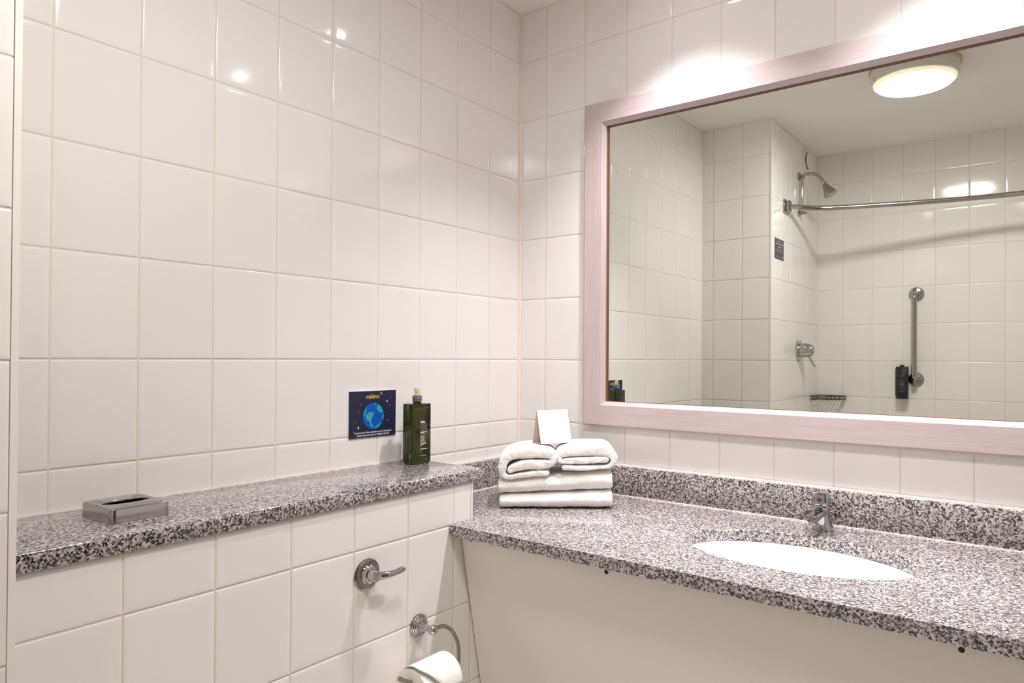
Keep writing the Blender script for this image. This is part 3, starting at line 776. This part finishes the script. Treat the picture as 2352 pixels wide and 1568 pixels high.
armp += [(RX-BOX_X, y, RZ+.619+.012+(.0 if y > -.07 else (-.07-y)*.62)) for y in (-.02, -.05, -.07, -.092, -.112, -.128)]
tube('arm', STEEL, rh, smooth_path(armp, 5), .0047, 14)
tr = thing('toilet_roll', 'white toilet paper roll with a folded end sheet hanging from the chrome arm', 'toilet roll', (RX, -.742, RZ))
def roll():
    bm = bmesh.new(); N = 64; R, r, L = .0540, .0205, .050
    P = [(-L, r), (-L, R-.002), (-L+.001, R), (L-.001, R), (L, R-.002), (L, r)]
    rg = [[bm.verts.new((q*math.cos(2*PI*k/N), y, q*math.sin(2*PI*k/N))) for k in range(N)] for y, q in P]
    for i in range(len(P)):
        a, b = rg[i], rg[(i+1) % len(P)]
        for k in range(N): bm.faces.new((a[k], a[(k+1) % N], b[(k+1) % N], b[k]))
    finish('paper', bm, TISSUE, tr, angle=40)
    bm = bmesh.new(); P = [(-L+.0005, r-.0012), (-L+.0005, r), (L-.0005, r), (L-.0005, r-.0012)]
    rg = [[bm.verts.new((q*math.cos(2*PI*k/N), y, q*math.sin(2*PI*k/N))) for k in range(N)] for y, q in P]
    for i in range(4):
        a, b = rg[i], rg[(i+1) % 4]
        for k in range(N): bm.faces.new((a[k], a[(k+1) % N], b[(k+1) % N], b[k]))
    finish('core', bm, CORE, tr, angle=40)
    # loose outer sheet lifting off the roll, its corners folded in to a point
    bm = bmesh.new(); rows = []
    n = 14
    for i in range(n+1):
        f = i/n; a = math.radians(118-f*112); rr = R+.0012+.0100*math.sin(PI*min(1, f*1.05))*.8 + .004*f
        w0 = -L if f < .45 else -L+(f-.45)/.55*L*.98; w1 = L
        rows.append([bm.verts.new((rr*math.cos(a), w0+(w1-w0)*k/6, rr*math.sin(a))) for k in range(7)])
    for p, q in zip(rows, rows[1:]):
        for k in range(6): bm.faces.new((p[k], q[k], q[k+1], p[k+1]))
    o = finish('end_sheet', bm, TISSUE, tr, smooth=True); s = o.modifiers.new('t', 'SOLIDIFY'); s.thickness = .0006
roll()

# ------------------------------------------------------------------ shower fittings (seen in the mirror, on the pillar's side and the back wall)
PS = PXW
sh = thing('wall_shower', 'chrome shower head on a bent arm with a riser pipe on the pillar side', 'shower', (PS, -1.953, .790))
hz = .790
lathe('flange', CHROMED, sh, (0, 0, .980-hz), (1, 0, 0), [(0, .021), (.004, .021), (.009, .015), (.012, .010)], 28)
tube('arm', STEEL, sh, smooth_path([(.008, 0, .982-hz), (.045, 0, .985-hz), (.075, 0, .983-hz), (.097, 0, .972-hz), (.115, 0, .950-hz), (.127, 0, .932-hz)], 5), .0085, 16)
lathe('tee', CHROMED, sh, (.0175, 0, .960-hz), (0, 0, 1), [(0, .0095), (.004, .0115), (.010, .0115), (.014, .010), (.022, .0095)], 20)
tube('riser_pipe', CHROME, sh, [(.0175, 0, .955-hz), (.0175, 0, .90-hz), (.0175, 0, .84-hz), (.0175, 0, .790-hz)], [.0068, .0075, .0068, .0068], 16)
lathe('lower_bracket', CHROMED, sh, (0, 0, .783-hz), (1, 0, 0), [(0, .017), (.004, .017), (.008, .011), (.022, .009), (.034, .009), (.036, .0075), (.045, .006)], 24)
hd = Vector((.045, 0, -.083)).normalized()
lathe('head_nut', CHROME, sh, Vector((.122, 0, .938-hz)), hd, [(0, .011), (.004, .0145), (.012, .0145), (.016, .012), (.02, .0105)], 20)
lathe('head', CHROMED, sh, Vector((.130, 0, .922-hz)), hd, [(0, .010), (.006, .0135), (.020, .018), (.045, .0275), (.060, .0325), (.068, .0335), (.070, .032), (.0705, .010)], 36)
vt = thing('extractor_vent', 'round cream extractor vent high on the pillar side by the ceiling', 'vent', (PS, -2.078, 1.090))
lathe('outer_ring', CREAMP, vt, (0, 0, 0), (1, 0, 0), [(0, .064), (.005, .064), (.009, .059), (.010, .050), (.0102, .046)], 48)
lathe('centre_disc', simple('pale_cream_plastic', (.74, .70, .61), .45), vt, (.0125, 0, 0), (1, 0, 0), [(0, .030), (.001, .042), (.004, .0435), (.007, .041), (.008, .010)], 48)
lathe('dark_slot', DARK, vt, (.0098, 0, 0), (1, 0, 0), [(0, .0455), (.0012, .0455), (.0014, .030)], 40)
cr = thing('curtain_rail', 'curved steel shower curtain rail running out from a square bracket on the pillar side', 'curtain rail', (PS, -1.724, .776))
box('bracket_plate', CHROME, cr, 0, .006, -.040, .036, -.034, .036, bev=.0015)
box('bracket_arm', CHROMED, cr, .005, .026, -.026, .016, -.024, .030, bev=.002)
lathe('socket', CHROME, cr, (.012, -.008, .000), (.9, -.42, 0), [(0, .0125), (.04, .0125), (.042, .0135), (.05, .0135), (.052, .0115)], 20)
railp = [(.018, -.010), (.075, -.078), (.165, -.150), (.357, -.213), (.634, -.285), (.85, -.318), (1.02, -.322), (1.25, -.300), (1.45, -.220), (1.60, -.110), (XR-PS-.02, -.02)]
tube('rail', STEEL, cr, smooth_path([(x, y, .002) for x, y in railp], 8), .0125, 16)
box('end_plate', CHROME, cr, XR-PS-.006, XR-PS, -.055, .020, -.034, .036, bev=.0015)
sg = thing('shower_notice', 'small dark slate notice with white print on the pillar side below the rail', 'sign', (PS+.0005, -1.628, .500))
box('board', SLATE, sg, 0, .0015, -.068, .068, -.0, .100)
for z, y0, w, h_, mt in ((.072, -.058, .115, .0052, GREYP), (.058, -.025, .050, .0050, GREYP), (.086, -.050, .095, .0022, GREYP), (.045, -.045, .085, .0018, GREYP), (.038, -.045, .080, .0018, GREYP), (.012, -.058, .030, .0040, GREYP), (.010, -.020, .070, .0018, GREYP)):
    box('lettering', mt, sg, .0015, .0018, y0, y0+w, z, z+h_)
sv = thing('shower_valve', 'chrome domed shower valve with a hanging lever on the pillar side', 'valve', (PS, -1.962, .055))
lathe('rose', CHROME, sv, (0, 0, 0), (1, 0, 0), [(0, .058), (.004, .058), (.009, .052), (.011, .035)], 48)
lathe('dome', CHROME, sv, (.008, 0, 0), (1, 0, 0), [(0, .037), (.020, .037), (.022, .0385), (.030, .0385), (.034, .036), (.050, .034), (.062, .029), (.070, .018), (.072, .004)], 40)
tube('lever', CHROME, sv, smooth_path([(.052, 0, -.028), (.058, -.002, -.045), (.070, -.004, -.068), (.082, -.006, -.088)], 4), [.007]*4+[.006]*4+[.0055]*4+[.006], 12)
gb = thing('grab_rail', 'upright chrome grab rail with round end plates on the back shower wall', 'grab rail', (.8595, YB, -.0955))
for z in (0, .4525):
    lathe('end_plate', CHROMED, gb, (0, 0, z), (0, 1, 0), [(0, .037), (.004, .037), (.012, .031), (.017, .018)], 36)
bar = [(0, .012, .4525), (0, .034, .4525), (-.001, .056, .443), (-.002, .064, .420), (-.002, .064, .36), (-.002, .064, .226), (-.002, .064, .09), (-.002, .064, .0325), (-.001, .056, .0095), (0, .034, 0), (0, .012, 0)]
tube('bar', STEEL, gb, smooth_path(bar, 5), .0130, 20)
ds = thing('soap_dispenser', 'black rectangular soap dispenser on the back shower wall beside the grab rail', 'dispenser', (.797, YB, -.199))
box('bracket', BLACK, ds, -.036, .026, 0, .020, .012, .162, bev=.003)
box('body', BLACK, ds, -.026, .030, .018, .060, 0, .168, bev=.004)
box('shoulder', BLACK, ds, -.026, .030, .020, .058, .166, .1705, bev=.001)
lathe('cap', BLACK, ds, (0, .038, .170), (0, 0, 1), [(0, .0115), (.009, .0115), (.010, .010)], 20)
b_ = bmesh.new()
for z, w, h_ in ((.120, .022, .0028), (.096, .026, .0018), (.086, .018, .0013), (.0815, .022, .0013), (.077, .024, .0013), (.0725, .023, .0013), (.068, .018, .0013), (.058, .030, .0016), (.042, .020, .0010), (.038, .028, .0010)):
    add_box(b_, .002-w/2, .002+w/2, .0600, .0602, z, z+h_)
finish('lettering', b_, simple('grey_label_print', (.20, .20, .20), .5), ds)['kind'] = 'stuff'
bk = thing('corner_soap_basket', 'dark chrome wire soap basket in the corner of the shower', 'basket', (PXW, YB, -.214))
DKM = simple('dark_metal', (.12, .115, .11), .3, 1)
Rb = .150
def quarter(z, r, n=10): return [(.004, r, z)] + [(.004+r*math.sin(a), .004+r*math.cos(a), z) for a in [PI/2*k/n for k in range(n+1)]] + [(r, .004, z)]
for z in (.0, .017):
    tube('rim_wire', DKM, bk, [(.004+Rb*math.sin(PI/2*k/12), .004+Rb*math.cos(PI/2*k/12), z) for k in range(13)], .0036, 10)
    tube('rim_wire', DKM, bk, [(.004, .004, z), (.004, .004+Rb, z)], .0026, 8)
    tube('rim_wire', DKM, bk, [(.004, .004, z), (.004+Rb, .004, z)], .0026, 8)
for k in range(1, 9):
    x = .004+Rb*k/9; y = math.sqrt(max(0, Rb*Rb-(x-.004)**2))+.004
    tube('slat_wire', DKM, bk, [(x, .004, 0), (x, y, 0), (x, y, .017)], .0026, 8)

# ------------------------------------------------------------------ done
